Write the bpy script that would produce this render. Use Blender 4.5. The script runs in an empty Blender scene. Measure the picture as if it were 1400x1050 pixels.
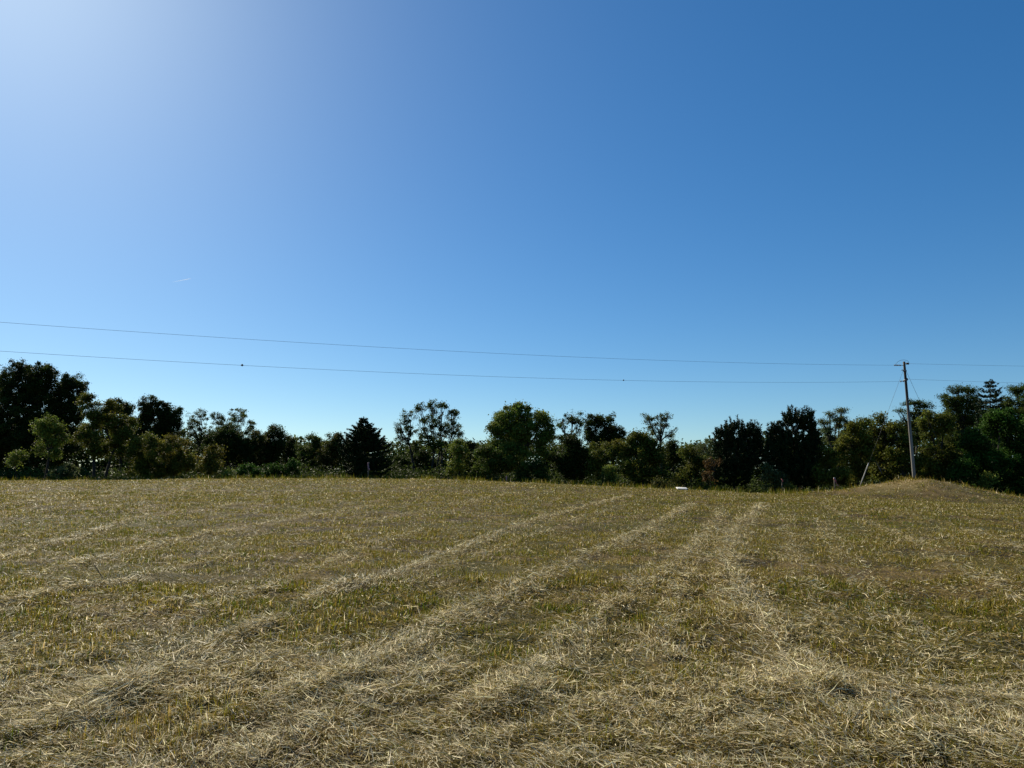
import bpy, math, random
import numpy as np

R = math.radians
S = bpy.context.scene
COL = S.collection

# ------------------------------------------------------------------ camera
EYE = 1.6
PITCH = R(6.9)
FPX = 700.0 / math.tan(R(34.0))            # focal length in pixels of the 1400 px wide photograph
cam = bpy.data.cameras.new("camera")
cam.sensor_width = 36.0
cam.lens = 18.0 / math.tan(R(34.0))
cam.clip_start = 0.05
cam.clip_end = 60000.0
cam_ob = bpy.data.objects.new("camera", cam)
cam_ob.location = (0, 0, EYE)
cam_ob.rotation_euler = (math.pi / 2 + PITCH, 0, 0)
COL.objects.link(cam_ob)
S.camera = cam_ob

# ------------------------------------------------------------------ sky, sun, exposure
SUN_EL, SUN_AZ = 35.0, -37.0               # degrees; azimuth from +Y towards +X
W = bpy.data.worlds.new("World")
S.world = W
W.use_nodes = True
nt = W.node_tree
bg = nt.nodes["Background"]
sky = nt.nodes.new("ShaderNodeTexSky")
sky.sky_type = 'NISHITA'
sky.sun_disc = False
sky.sun_elevation = R(SUN_EL)
sky.sun_rotation = R(SUN_AZ)
sky.air_density = 0.8
sky.dust_density = 0.38
sky.ozone_density = 2.0
sky.altitude = 0
hs = nt.nodes.new("ShaderNodeHueSaturation")
hs.inputs["Saturation"].default_value = 1.48
gm = nt.nodes.new("ShaderNodeGamma"); gm.inputs["Gamma"].default_value = .8
wb = nt.nodes.new("ShaderNodeMix"); wb.data_type = 'RGBA'; wb.blend_type = 'MULTIPLY'      # camera white balance of the sky
wb.inputs[0].default_value = 1.0
wb.inputs[7].default_value = (.79, 1.02, 1.13, 1)
nt.links.new(sky.outputs[0], gm.inputs["Color"])
nt.links.new(gm.outputs[0], hs.inputs["Color"])
nt.links.new(hs.outputs[0], wb.inputs[6])
nt.links.new(wb.outputs[2], bg.inputs["Color"])
bg.inputs["Strength"].default_value = 0.080

sun = bpy.data.lights.new("sun", 'SUN')
sun.energy = 5.0
sun.angle = R(0.53)
sun.color = (1.0, 0.90, 0.70)
sun_ob = bpy.data.objects.new("sun", sun)
sun_ob.rotation_euler = (math.pi / 2 - R(SUN_EL), 0, math.pi - R(SUN_AZ))
sun_ob.location = (-40, 60, 60)
COL.objects.link(sun_ob)

S.view_settings.view_transform = 'Standard'
S.view_settings.look = 'None'
S.view_settings.exposure = 0.75
S.view_settings.gamma = 1.0


# ------------------------------------------------------------------ helpers
def ray(px, py):
    cx, cy = (px - 700.0) / FPX, (525.0 - py) / FPX
    return cx, math.cos(PITCH) - cy * math.sin(PITCH), math.sin(PITCH) + cy * math.cos(PITCH)


def at(px, py, Y):
    """world point seen at a pixel of the photograph, Y metres away"""
    d = ray(px, py)
    t = Y / d[1]
    return np.array((d[0] * t, Y, EYE + d[2] * t))


def smooth(a, b, x):
    t = np.clip((x - a) / (b - a), 0, 1)
    return t * t * (3 - 2 * t)


def _h(ix, iy, seed):
    n = (ix.astype(np.int64) * 374761393 + iy.astype(np.int64) * 668265263 + seed * 974634777) & 0x7fffffff
    n = ((n ^ (n >> 13)) * 1274126177) & 0x7fffffff
    n = (n ^ (n >> 16)) & 0xffff
    return n / 65535.0


def vnoise(x, y, seed=0):
    x = np.asarray(x, float); y = np.asarray(y, float)
    ix, iy = np.floor(x), np.floor(y)
    fx, fy = x - ix, y - iy
    fx = fx * fx * (3 - 2 * fx); fy = fy * fy * (3 - 2 * fy)
    a = _h(ix, iy, seed); b = _h(ix + 1, iy, seed); c = _h(ix, iy + 1, seed); d = _h(ix + 1, iy + 1, seed)
    return (a + (b - a) * fx) * (1 - fy) + (c + (d - c) * fx) * fy


def fbm(x, y, s, seed=0, oct=3):
    v, a, t = 0, 1.0, 0
    for i in range(oct):
        v = v + a * vnoise(np.asarray(x) / s + 17.3 * i, np.asarray(y) / s + 9.1 * i, seed + i)
        t += a; a *= .5; s *= .47
    return v / t


def mesh_np(name, V, faces, mat, cols=None, parent=None, smooth_shade=False):
    """one mesh object from numpy arrays; faces is a list of (n,3)/(n,4) index arrays"""
    me = bpy.data.meshes.new(name)
    V = np.ascontiguousarray(V, np.float32)
    faces = [np.asarray(f, np.int32) for f in faces if len(f)]
    loops = np.concatenate([f.ravel() for f in faces])
    tot = np.concatenate([np.full(len(f), f.shape[1], np.int32) for f in faces])
    start = np.concatenate(([0], np.cumsum(tot)[:-1])).astype(np.int32)
    me.vertices.add(len(V)); me.loops.add(len(loops)); me.polygons.add(len(tot))
    me.vertices.foreach_set("co", V.ravel())
    me.loops.foreach_set("vertex_index", loops)
    me.polygons.foreach_set("loop_start", start)
    me.polygons.foreach_set("loop_total", tot)
    if smooth_shade:
        me.polygons.foreach_set("use_smooth", np.ones(len(tot), bool))
    if cols is not None:
        ca = me.color_attributes.new("tint", 'FLOAT_COLOR', 'POINT')
        c4 = np.ones((len(V), 4), np.float32); c4[:, :3] = cols
        ca.data.foreach_set("color", c4.ravel())
    me.update(calc_edges=True)
    me.materials.append(mat)
    o = bpy.data.objects.new(name, me)
    COL.objects.link(o)
    if parent is not None:
        o.parent = parent
    return o


def empty(name, loc, label, cat, group=None):
    o = bpy.data.objects.new(name, None)
    o.empty_display_size = .3
    o.location = loc
    COL.objects.link(o)
    o["label"] = label; o["category"] = cat
    if group:
        o["group"] = group
    return o


def tag(o, label, cat, group=None, kind=None):
    o["label"] = label; o["category"] = cat
    if group:
        o["group"] = group
    if kind:
        o["kind"] = kind
    return o


class Tubes:
    """collects tapered tubes"""
    def __init__(s):
        s.V = []; s.F = []; s.n = 0

    def add(s, pts, rad, sides=5, cap=True):
        pts = np.asarray(pts, float); rad = np.asarray(rad, float)
        k = len(pts)
        tan = np.gradient(pts, axis=0)
        tan /= np.linalg.norm(tan, axis=1)[:, None] + 1e-9
        ref = np.array((1., 0, 0)) if abs(tan[0][0]) < .8 else np.array((0, 1., 0))
        u = np.cross(tan, ref); u /= np.linalg.norm(u, axis=1)[:, None] + 1e-9
        v = np.cross(tan, u)
        a = np.arange(sides) * 2 * math.pi / sides
        ring = pts[:, None, :] + rad[:, None, None] * (np.cos(a)[None, :, None] * u[:, None, :] + np.sin(a)[None, :, None] * v[:, None, :])
        s.V.append(ring.reshape(-1, 3))
        i = np.arange(k - 1)[:, None] * sides; j = np.arange(sides)[None, :]; j2 = (j + 1) % sides
        q = np.stack((i + j, i + j2, i + sides + j2, i + sides + j), -1).reshape(-1, 4) + s.n
        s.F.append(q)
        n0 = s.n
        s.n += k * sides
        if cap:
            s.V.append(pts[[0, -1]])
            c0, c1 = s.n, s.n + 1
            s.n += 2
            jj = np.arange(sides); jn = (jj + 1) % sides
            s.F.append(np.stack((np.full(sides, c0), n0 + jn, n0 + jj), -1))
            e = n0 + (k - 1) * sides
            s.F.append(np.stack((np.full(sides, c1), e + jj, e + jn), -1))

    def box(s, c, size, rot=None):
        h = np.asarray(size, float) / 2
        v = np.array([(x, y, z) for z in (-1, 1) for y in (-1, 1) for x in (-1, 1)], float) * h
        if rot is not None:
            v = v @ np.asarray(rot).T
        s.V.append(v + np.asarray(c, float))
        f = np.array([(0, 2, 3, 1), (4, 5, 7, 6), (0, 1, 5, 4), (2, 6, 7, 3), (0, 4, 6, 2), (1, 3, 7, 5)]) + s.n
        s.F.append(f); s.n += 8

    def build(s, name, mat, parent=None, origin=(0, 0, 0), smooth_shade=True):
        V = np.concatenate(s.V) - np.asarray(origin, float)
        tri = [f for f in s.F if f.shape[1] == 3]; quad = [f for f in s.F if f.shape[1] == 4]
        fl = []
        if quad: fl.append(np.concatenate(quad))
        if tri: fl.append(np.concatenate(tri))
        return mesh_np(name, V, fl, mat, None, parent, smooth_shade)


# ------------------------------------------------------------------ materials
def new_mat(name):
    m = bpy.data.materials.new(name)
    m.use_nodes = True
    n = m.node_tree
    return m, n, n.nodes["Principled BSDF"]


def mat_blade(name, rough, spec, trans):
    m, n, p = new_mat(name)
    at_ = n.nodes.new("ShaderNodeAttribute"); at_.attribute_name = "tint"
    p.inputs["Roughness"].default_value = rough
    p.inputs["Specular IOR Level"].default_value = spec
    n.links.new(at_.outputs["Color"], p.inputs["Base Color"])
    tr = n.nodes.new("ShaderNodeBsdfTranslucent")
    n.links.new(at_.outputs["Color"], tr.inputs["Color"])
    mx = n.nodes.new("ShaderNodeMixShader"); mx.inputs[0].default_value = trans
    out = n.nodes["Material Output"]
    n.links.new(p.outputs[0], mx.inputs[1]); n.links.new(tr.outputs[0], mx.inputs[2])
    n.links.new(mx.outputs[0], out.inputs["Surface"])
    return m


M_STUBBLE = mat_blade("stubble_grass", .6, .04, .45)
M_STRAW = mat_blade("dry_straw", .5, .07, .32)
M_LEAF = mat_blade("leaf", .62, .06, .32)
M_NEEDLE = mat_blade("needle", .6, .1, .06)


def mat_noise(name, c1, c2, scale, rough=.8, stretch=(1, 1, 1), bump=.3, detail=6, coords="Object"):
    m, n, p = new_mat(name)
    tc = n.nodes.new("ShaderNodeTexCoord"); mp = n.nodes.new("ShaderNodeMapping")
    mp.inputs["Scale"].default_value = stretch
    n.links.new(tc.outputs[coords], mp.inputs["Vector"])
    nz = n.nodes.new("ShaderNodeTexNoise"); nz.inputs["Scale"].default_value = scale; nz.inputs["Detail"].default_value = detail
    n.links.new(mp.outputs[0], nz.inputs["Vector"])
    cr = n.nodes.new("ShaderNodeValToRGB")
    cr.color_ramp.elements[0].position = .3; cr.color_ramp.elements[1].position = .7
    cr.color_ramp.elements[0].color = (*c1, 1); cr.color_ramp.elements[1].color = (*c2, 1)
    n.links.new(nz.outputs[0], cr.inputs[0]); n.links.new(cr.outputs[0], p.inputs["Base Color"])
    p.inputs["Roughness"].default_value = rough
    if bump:
        b = n.nodes.new("ShaderNodeBump"); b.inputs["Strength"].default_value = bump; b.inputs["Distance"].default_value = .02
        n.links.new(nz.outputs[0], b.inputs["Height"]); n.links.new(b.outputs[0], p.inputs["Normal"])
    return m


M_BARK = mat_noise("bark", (.010, .008, .006), (.034, .028, .021), 6, .9, (1, 1, .2))
M_BARK_PALE = mat_noise("pale_bark", (.05, .045, .038), (.14, .13, .115), 6, .9, (1, 1, .2))
M_POLE = mat_noise("weathered_pole_wood", (.11, .10, .09), (.24, .23, .21), 9, .85, (1.6, 1.6, .06), .5)
_n = M_POLE.node_tree
_p = _n.nodes["Principled BSDF"]; _l = _p.inputs["Base Color"].links[0].from_socket
_tc = _n.nodes.new("ShaderNodeTexCoord"); _sx = _n.nodes.new("ShaderNodeSeparateXYZ"); _n.links.new(_tc.outputs["Object"], _sx.inputs[0])
_mr = _n.nodes.new("ShaderNodeMapRange"); _mr.inputs[1].default_value = 3.6; _mr.inputs[2].default_value = 7.2
_n.links.new(_sx.outputs[2], _mr.inputs[0])
_mx = _n.nodes.new("ShaderNodeMix"); _mx.data_type = 'RGBA'; _mx.blend_type = 'MIX'
_mx.inputs[7].default_value = (.028, .023, .019, 1)          # wood colour blends to dark brown towards the top
_n.links.new(_mr.outputs[0], _mx.inputs[0]); _n.links.new(_l, _mx.inputs[6]); _n.links.new(_mx.outputs[2], _p.inputs["Base Color"])
M_STEEL = mat_noise("galvanised_steel", (.10, .10, .105), (.2, .2, .21), 14, .5, bump=0)
M_WIRE = mat_noise("weathered_wire", (.06, .062, .068), (.11, .112, .12), 30, .6, bump=0)
M_PORC = mat_noise("dark_insulator", (.025, .02, .02), (.05, .04, .04), 20, .4, bump=0)
M_GUARD = mat_noise("pale_guard_plastic", (.28, .28, .26), (.42, .42, .38), 5, .5, bump=0)
M_STAKE = mat_noise("weathered_stake_wood", (.09, .075, .06), (.19, .16, .13), 12, .85, (2, 2, .2))
M_PAINT = mat_noise("stake_tip_paint", (.5, .42, .40), (.7, .62, .6), 12, .6, bump=0)
M_RED = mat_noise("red_flagging", (.34, .045, .05), (.52, .10, .10), 14, .45, bump=0)
M_PINK = mat_noise("faded_pink_flagging", (.36, .13, .14), (.52, .22, .23), 14, .5, bump=0)
M_WHITE = mat_noise("white_panel", (.70, .68, .61), (.84, .82, .75), 3, .35, bump=.05)
M_SCRAP = mat_noise("pale_board", (.38, .32, .31), (.5, .44, .42), 6, .6)
M_TWIG = mat_noise("dead_twig", (.012, .01, .008), (.035, .027, .02), 30, .9)
M_BIRD = mat_noise("dark_marker", (.012, .013, .016), (.03, .03, .035), 40, .7, bump=0)

# ------------------------------------------------------------------ terrain
_edge = [(-420, 662, 76), (-150, 660, 75), (0, 658, 74), (150, 656, 74), (300, 655, 74), (450, 654.5, 74), (600, 655.5, 72),
         (700, 659, 70), (780, 663, 67), (860, 666.5, 65), (940, 670, 63), (1010, 673.5, 61), (1080, 677, 60),
         (1130, 678, 60), (1200, 682, 59), (1300, 689, 58), (1400, 694, 57), (1560, 697, 56)]
_E = np.array([at(*e) for e in _edge])
EX, EYc, EZ = _E[:, 0], _E[:, 1], _E[:, 2]
POLE_BASE_PX, POLE_D = 1250, 62.0
MOUND = (at(1249, 660, POLE_D)[0], POLE_D)


def crest(x):
    return np.interp(x, EX, EYc), np.interp(x, EX, EZ)


def macro(x, y):
    x = np.asarray(x, float); y = np.asarray(y, float)
    yc, zc = crest(x)
    z = zc * smooth(14, 1.02 * yc, y)
    z = z - 0.75 * smooth(yc + .8, yc + 9, y) * (1 - smooth(120, 300, y))
    dx = x - MOUND[0]
    sx = np.where(dx < 0, 3.9, 5.9)
    d2 = (np.abs(dx) / sx) ** 1.45 + ((y - MOUND[1]) / np.where(y < MOUND[1], 5.2, 3.0)) ** 2
    mo = np.exp(-d2 * .62)
    z = z + 2.0 * mo + .34 * mo * (fbm(x, y, 1.5, 33, 3) - .5)
    z = z + .10 * (fbm(x, y, 9, 3, 2) - .5) * smooth(4, 15, y) + .35 * (fbm(x, y, 40, 5, 2) - .5) * smooth(120, 300, np.hypot(x, y))
    return z


def ground_hit(px, py):
    ys = np.linspace(3, 72, 2800)
    d = ray(px, py)
    t = ys / d[1]
    zr = EYE + d[2] * t
    k = np.argmax(zr < macro(d[0] * t, ys))
    return d[0] * t[k], ys[k]


# lines of cut straw left by the mower, as ground polylines: (points, half width m, strength)
_bands = [
    ([(110, 985), (250, 905), (350, 868), (460, 811), (541, 788), (594, 771), (648, 747), (715, 717), (775, 700), (863, 679)], .26, 1.0),
    ([(430, 960), (560, 890), (650, 842), (720, 805), (790, 770), (850, 745), (900, 715), (950, 690)], .38, .9),
    ([(1110, 940), (1066, 885), (1020, 835), (997, 791), (995, 767), (1007, 724), (1044, 690)], .42, 1.0),
    ([(1420, 840), (1333, 788), (1292, 764), (1242, 737), (1199, 720), (1128, 695)], .22, .5),
    ([(700, 960), (790, 865), (880, 805), (940, 765), (975, 725), (985, 700)], .30, .75),
    ([(-20, 835), (60, 815), (168, 798), (248, 778), (330, 760)], .22, .8),
    ([(40, 790), (171, 757), (242, 741), (309, 727), (362, 717), (470, 700), (510, 692)], .34, .8),
    ([(0, 765), (148, 724), (201, 705), (235, 700), (289, 697), (326, 690)], .3, .8),
    ([(0, 690), (168, 677), (336, 670)], .5, .5),
    ([(0, 668), (200, 664), (330, 660)], .6, .3),
    ([(500, 713), (544, 706), (614, 692), (695, 675), (762, 672)], .35, .5),
    ([(230, 860), (340, 815), (440, 775), (520, 745), (600, 718)], .2, .45),
    ([(1290, 668), (1312, 674), (1340, 681)], .5, .5),
    ([(-20, 905), (120, 868), (300, 812), (430, 768), (540, 735)], .17, .45),
    ([(560, 800), (680, 752), (780, 715), (840, 695)], .2, .4),
    ([(900, 900), (930, 820), (962, 755), (990, 705)], .25, .6),
    ([(1150, 880), (1100, 800), (1085, 750), (1075, 705)], .3, .4),
    ([(1270, 900), (1190, 810), (1145, 750), (1120, 710)], .3, .35),
    ([(340, 1040), (460, 985), (560, 940), (640, 900)], .3, .4),
    ([(1420, 760), (1330, 728), (1250, 706)], .25, .3),
]
BANDS = []
for pts, hw, st in _bands:
    BANDS.append((np.array([ground_hit(*p) for p in pts]), hw * .78, st))


def band(x, y):
    """0..1 how much bleached straw lies here, and the direction the line runs"""
    b = np.zeros_like(x); ang = np.full_like(x, 1.2)
    wob = .5 * (fbm(x, y, 1.1, 41, 3) - .5)
    for P, hw, st in BANDS:
        best = np.full_like(x, 1e9); ba = np.zeros_like(x)
        for a, c in zip(P[:-1], P[1:]):
            e = c - a; L2 = (e @ e) + 1e-9
            t = np.clip(((x - a[0]) * e[0] + (y - a[1]) * e[1]) / L2, 0, 1)
            d = np.hypot(x - a[0] - t * e[0], y - a[1] - t * e[1])
            m = d < best
            best = np.where(m, d, best); ba = np.where(m, math.atan2(e[1], e[0]), ba)
        v = st * np.exp(-(np.abs(best + wob) / hw) ** 2)
        m = v > b
        b = np.where(m, v, b); ang = np.where(m, ba, ang)
    return np.clip(b * (.12 + 1.45 * fbm(x, y, .7, 51, 3)), 0, 1), ang


def micro(x, y, b=None):
    """tufts, matted swaths and hollows, metres"""
    r = np.hypot(x, y)
    m = .115 * (fbm(x, y, .8, 11, 3) - .5) * (1 - smooth(25, 50, r))
    m = m + .065 * (vnoise(x / .16, y / .16, 15) - .5) * (1 - smooth(8, 16, r))
    m = m + .10 * (fbm(x, y, 2.4, 21, 2) - .5)
    if b is not None:
        m = m + .058 * b * (1 - smooth(35, 65, r))
    return m * smooth(.5, 2.5, r)


def height(x, y, b=None):
    return macro(x, y) + micro(x, y, b)


# ground sheet: polar grid, fine in front of the camera, reaching the horizon
front = np.linspace(-44, 44, 620)
rest = np.linspace(44, 316, 110)[1:-1]
TH = np.radians(90 - np.concatenate((front, rest)))
RR = np.concatenate(([.25], np.geomspace(.8, 130, 400), np.geomspace(134, 4500, 40)))
tt, rr = np.meshgrid(TH, RR)
gx, gy = (rr * np.cos(tt)).ravel(), (rr * np.sin(tt)).ravel()
inside = (gy > 2) & (np.hypot(gx, gy) < 90) & (np.abs(gx) < gy * 1.2 + 4)
gb = np.zeros_like(gx)
gb[inside] = band(gx[inside], gy[inside])[0]
gz = height(gx, gy, gb)
nT, nR = len(TH), len(RR)
i = np.arange(nR - 1)[:, None] * nT; j = np.arange(nT)[None, :]; j2 = (j + 1) % nT
GF = np.stack((i + j, i + j2, i + nT + j2, i + nT + j), -1).reshape(-1, 4)[:, ::-1]
GV = np.stack((gx, gy, gz), -1)
GV = np.concatenate((GV, [[0, 0, float(height(np.array([0.]), np.array([0.]))[0])]]))
cap = np.stack((np.full(nT, len(GV) - 1), np.arange(nT), (np.arange(nT) + 1) % nT), -1)
soil = np.array((.022, .015, .008)); thatch = np.array((.11, .078, .032)); green = np.array((.055, .055, .012))


def mound_w(x, y):
    dx = (x - MOUND[0]) / 6.0; dy = (y - MOUND[1]) / 4.2
    return np.exp(-(dx * dx + dy * dy))


w1 = fbm(gx, gy, 2.2, 61, 3)[:, None]; w2 = fbm(gx, gy, .5, 71, 3)[:, None]
gc = soil + (thatch - soil) * smooth(.35, .7, w2)
gc = gc + (green - gc) * (.65 * smooth(.35, .65, w1))
gc = gc + (np.array((.20, .155, .085)) - gc) * (.6 * gb[:, None])
gc = gc + (np.array((.30, .22, .11)) - gc) * (.7 * mound_w(gx, gy)[:, None])
gc = np.concatenate((gc, gc[:1]))
mg, n, p = new_mat("mown_field_soil")
a_ = n.nodes.new("ShaderNodeAttribute"); a_.attribute_name = "tint"
tc = n.nodes.new("ShaderNodeTexCoord")
nz = n.nodes.new("ShaderNodeTexNoise"); nz.inputs["Scale"].default_value = 22; nz.inputs["Detail"].default_value = 8
n.links.new(tc.outputs["Object"], nz.inputs["Vector"])
mr = n.nodes.new("ShaderNodeMapRange")
mr.inputs[1].default_value = .3; mr.inputs[2].default_value = .7; mr.inputs[3].default_value = .55; mr.inputs[4].default_value = 1.35
n.links.new(nz.outputs[0], mr.inputs[0])
mul = n.nodes.new("ShaderNodeMix"); mul.data_type = 'RGBA'; mul.blend_type = 'MULTIPLY'; mul.inputs[0].default_value = 1
n.links.new(a_.outputs["Color"], mul.inputs[6]); n.links.new(mr.outputs[0], mul.inputs[7])
n.links.new(mul.outputs[2], p.inputs["Base Color"])
p.inputs["Roughness"].default_value = .95; p.inputs["Specular IOR Level"].default_value = .1
bp = n.nodes.new("ShaderNodeBump"); bp.inputs["Strength"].default_value = .8; bp.inputs["Distance"].default_value = .03
n.links.new(nz.outputs[0], bp.inputs["Height"]); n.links.new(bp.outputs[0], p.inputs["Normal"])
field = mesh_np("field", GV, [GF, cap], mg, gc, None, True)
field["kind"] = "structure"

# ------------------------------------------------------------------ grass and straw on the field
rng = np.random.default_rng(7)


def ribbon(P, az, tilt, bend, L, Wd, roll, col, tri=False):
    n = len(P)
    h = np.stack((np.cos(az), np.sin(az), np.zeros(n)), -1)
    sd = np.stack((-np.sin(az), np.cos(az), np.zeros(n)), -1)
    z = np.array((0, 0, 1.))
    d1 = np.sin(tilt)[:, None] * h + np.cos(tilt)[:, None] * z
    d2 = np.sin(tilt + bend)[:, None] * h + np.cos(tilt + bend)[:, None] * z
    nn = np.cross(sd, d1)
    s = np.cos(roll)[:, None] * sd + np.sin(roll)[:, None] * nn
    w = Wd[:, None] * .5
    mid = P + d1 * L[:, None] * .5
    tip = mid + d2 * L[:, None] * .5
    if tri:
        V = np.stack((P - s * w, P + s * w, tip), 1).reshape(-1, 3)
        k = np.arange(n)[:, None] * 3
        return V, [], k + np.array((0, 1, 2)), np.repeat(col, 3, 0)
    V = np.stack((P - s * w, P + s * w, mid - s * w * .85, mid + s * w * .85, tip), 1).reshape(-1, 3)
    k = np.arange(n)[:, None] * 5
    return V, k + np.array((0, 1, 3, 2)), k + np.array((2, 3, 4)), np.repeat(col, 5, 0)


def join_ribbons(parts):
    V, Q, T, C, n = [], [], [], [], 0
    for v, q, t, c in parts:
        V.append(v); C.append(c)
        if len(q): Q.append(q + n)
        T.append(t + n)
        n += len(v)
    return np.concatenate(V), ([np.concatenate(Q)] if Q else []) + [np.concatenate(T)], np.concatenate(C)


PAL = np.array([(.080, .115, .008), (.170, .168, .010), (.250, .205, .022), (.33, .235, .058), (.50, .390, .150), (.88, .78, .50)]) * np.array([.86, .80, .72, .72, .76, .86])[:, None]


def pick(pr):
    """one palette colour per blade from a row of weights"""
    c = np.cumsum(pr, 1); c /= c[:, -1:]
    return (rng.random(len(pr))[:, None] > c).sum(1).clip(0, len(PAL) - 1)


ZONES = [(3.0, 6.5, 9600, False), (6.5, 12.0, 3200, False), (12.0, 22.0, 1500, True), (22.0, 45.0, 470, True), (45.0, 79.0, 160, True)]
up_parts, lie_parts = [], []
for y0, y1, dens, tri in ZONES:
    hw = .73 * y1 + 6
    N = int(dens * 2 * hw * (y1 - y0))
    x = rng.uniform(-hw, hw, N); y = rng.uniform(y0, y1, N)
    k = np.abs(x) < .73 * y + 6
    x, y = x[k], y[k]
    k = y < crest(x)[0] + 3 + 4 * (np.abs(x - MOUND[0]) < 9)
    x, y = x[k], y[k]
    b, ang = band(x, y)
    z = height(x, y, b)
    near = 1 - smooth(5.4, 9, y)
    g = fbm(x, y, 2.6, 61, 3) + .16 * np.exp(-((x + 12) / 6) ** 2 - ((y - 18) / 6) ** 2)                     # greener and drier patches
    f = fbm(x, y, .55, 81, 3)                     # tuft scale
    mw = mound_w(x, y)
    pt = smooth(.36, .66, fbm(x, y, 1.3, 97, 3))
    dry = np.clip(.08 + .36 * pt + .55 * b + .42 * near * smooth(.42, .62, fbm(x, y, 1.1, 91, 3)) + .5 * mw, 0, 1)
    # the nearest strip is mostly matted hay
    lying = rng.random(len(x)) < np.clip(.36 + .55 * b + .50 * near * smooth(.22, .45, fbm(x, y, 1.7, 95, 2)), 0, .93)
    # standing stubble
    u = ~lying
    xs, ys, zs, fs, gs, ds, bs, ms = (a[u] for a in (x, y, z, f, g, dry, b, mw))
    keep = rng.random(len(xs)) < smooth(.36, .55, fs) * .95 + .05
    xs, ys, zs, fs, gs, ds, bs, ms = (a[keep] for a in (xs, ys, zs, fs, gs, ds, bs, ms))
    nb = len(xs)
    grn = smooth(.44, .62, gs)
    pr = np.stack((.14 + 1.35 * grn * (1 - ds), .75 * (1 - .5 * ds), .75 + 0 * ds, .30 + .8 * ds, .10 + .55 * ds, .05 + .16 * ds), 1)
    col = PAL[pick(pr)] * rng.uniform(.25, 1.7, (nb, 1)) * rng.uniform(.93, 1.07, (nb, 3))
    L = (.024 + .062 * rng.random(nb) ** 1.8) * (.5 + 1.1 * smooth(.35, .68, fs)) * (1 + .9 * ms) * (1 + .006 * ys)
    wd = .0040 * (ys / 4.0) ** .85
    tl = np.abs(rng.normal(0, .72, nb)).clip(0, 1.5)
    P = np.stack((xs, ys, zs - .01), -1)
    up_parts.append(ribbon(P, rng.uniform(0, 2 * math.pi, nb), tl, rng.normal(.35, .55, nb), L,
                           rng.uniform(.75, 1.4, nb) * wd, rng.normal(0, .3, nb), col, tri))
    # cut straw lying about
    xs, ys, zs, bs, ds, an, ns = (a[lying] for a in (x, y, z, b, dry, ang, near))
    nb = len(xs)
    pr = np.stack((.04 + 0 * ds, .20 + 0 * ds, .55 + 0 * ds, .9 + 0 * ds, .35 + .9 * ds, .13 + .10 * ns + 1.0 * bs + .34 * ds + .5 * ns), 1)
    pk = pick(pr)
    col = PAL[pk] * rng.uniform(.35, 1.3, (nb, 1)) * rng.uniform(.95, 1.05, (nb, 3))
    L = (.035 + .12 * rng.random(nb) ** 2.4) * (1 + .7 * bs) * (1 + .008 * ys)
    wd = .0031 * (ys / 4.0) ** .85
    swirl = 6.283 * fbm(xs, ys, 1.0, 101, 2)
    az = np.where(rng.random(nb) < .5, swirl + rng.normal(0, .5, nb), np.where(rng.random(nb) < bs, an + rng.normal(0, .7, nb), rng.uniform(0, 6.283, nb)))
    # the palest, driest straw was thrown on top last
    top = (pk == 5) * (.008 + .022 * rng.random(nb))
    P = np.stack((xs, ys, zs + top + rng.random(nb) ** 2 * (.03 + .045 * bs)), -1)
    lie_parts.append(ribbon(P, az, rng.normal(1.40, .24, nb), rng.normal(.12, .45, nb), L,
                            rng.uniform(.7, 1.45, nb) * wd, rng.normal(0, .7, nb), col, tri))

V, F, C = join_ribbons(up_parts)
o = mesh_np("stubble_grass", V, F, M_STUBBLE, C)
tag(o, "short olive green and brown grass stubble standing all over the mown field", "grass", kind="stuff")
V, F, C = join_ribbons(lie_parts)
o = mesh_np("cut_straw", V, F, M_STRAW, C)
tag(o, "pale cut straw lying loose and in mower lines on the field", "straw", kind="stuff")
del V, F, C, up_parts, lie_parts

# taller uncut weeds along the field edge in front of the trees
N = 26000
x = rng.uniform(-58, 48, N)
y = crest(x)[0] + rng.normal(2.0, 1.4, N) + 3.0 * (np.abs(x - MOUND[0]) < 8)
k = fbm(x, y, 1.6, 131, 2) > .44
x, y = x[k], y[k]; nb = len(x)
onm = mound_w(x, y)[:, None]
col = PAL[pick(np.array((.6, .5, .3, .2, .08, .02)) * (1 - onm) + np.array((.1, .2, .6, .7, .35, .1)) * onm)] * rng.uniform(.6, 1.2, (nb, 1))
P = np.stack((x, y, height(x, y) - .02), -1)
V, F, C = join_ribbons([ribbon(P, rng.uniform(0, 6.283, nb), np.abs(rng.normal(0, .3, nb)), rng.normal(.3, .3, nb),
                               .15 + .5 * rng.random(nb) ** 2, rng.uniform(.02, .045, nb), rng.normal(0, .3, nb), col)])
o = mesh_np("edge_weeds", V, F, M_STUBBLE, C)
tag(o, "taller uncut weeds and grass along the far edge of the field", "weeds", kind="stuff")


# ------------------------------------------------------------------ trees
def leaf_quads(C, size, rg, up=.35):
    n = len(C)
    nrm = rg.normal(size=(n, 3)); nrm[:, 2] = np.abs(nrm[:, 2]) + up
    nrm /= np.linalg.norm(nrm, axis=1)[:, None]
    a = rg.normal(size=(n, 3)); a = np.cross(nrm, a); a /= np.linalg.norm(a, axis=1)[:, None] + 1e-9
    b = np.cross(nrm, a)
    s = (size * rg.uniform(.6, 1.35, n))[:, None]
    V = np.stack((C - a * s * .6, C - b * s * .34 - a * s * .05, C + a * s * .6, C + b * s * .34 - a * s * .05), 1).reshape(-1, 3)
    return V, np.arange(n)[:, None] * 4 + np.arange(4)


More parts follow.
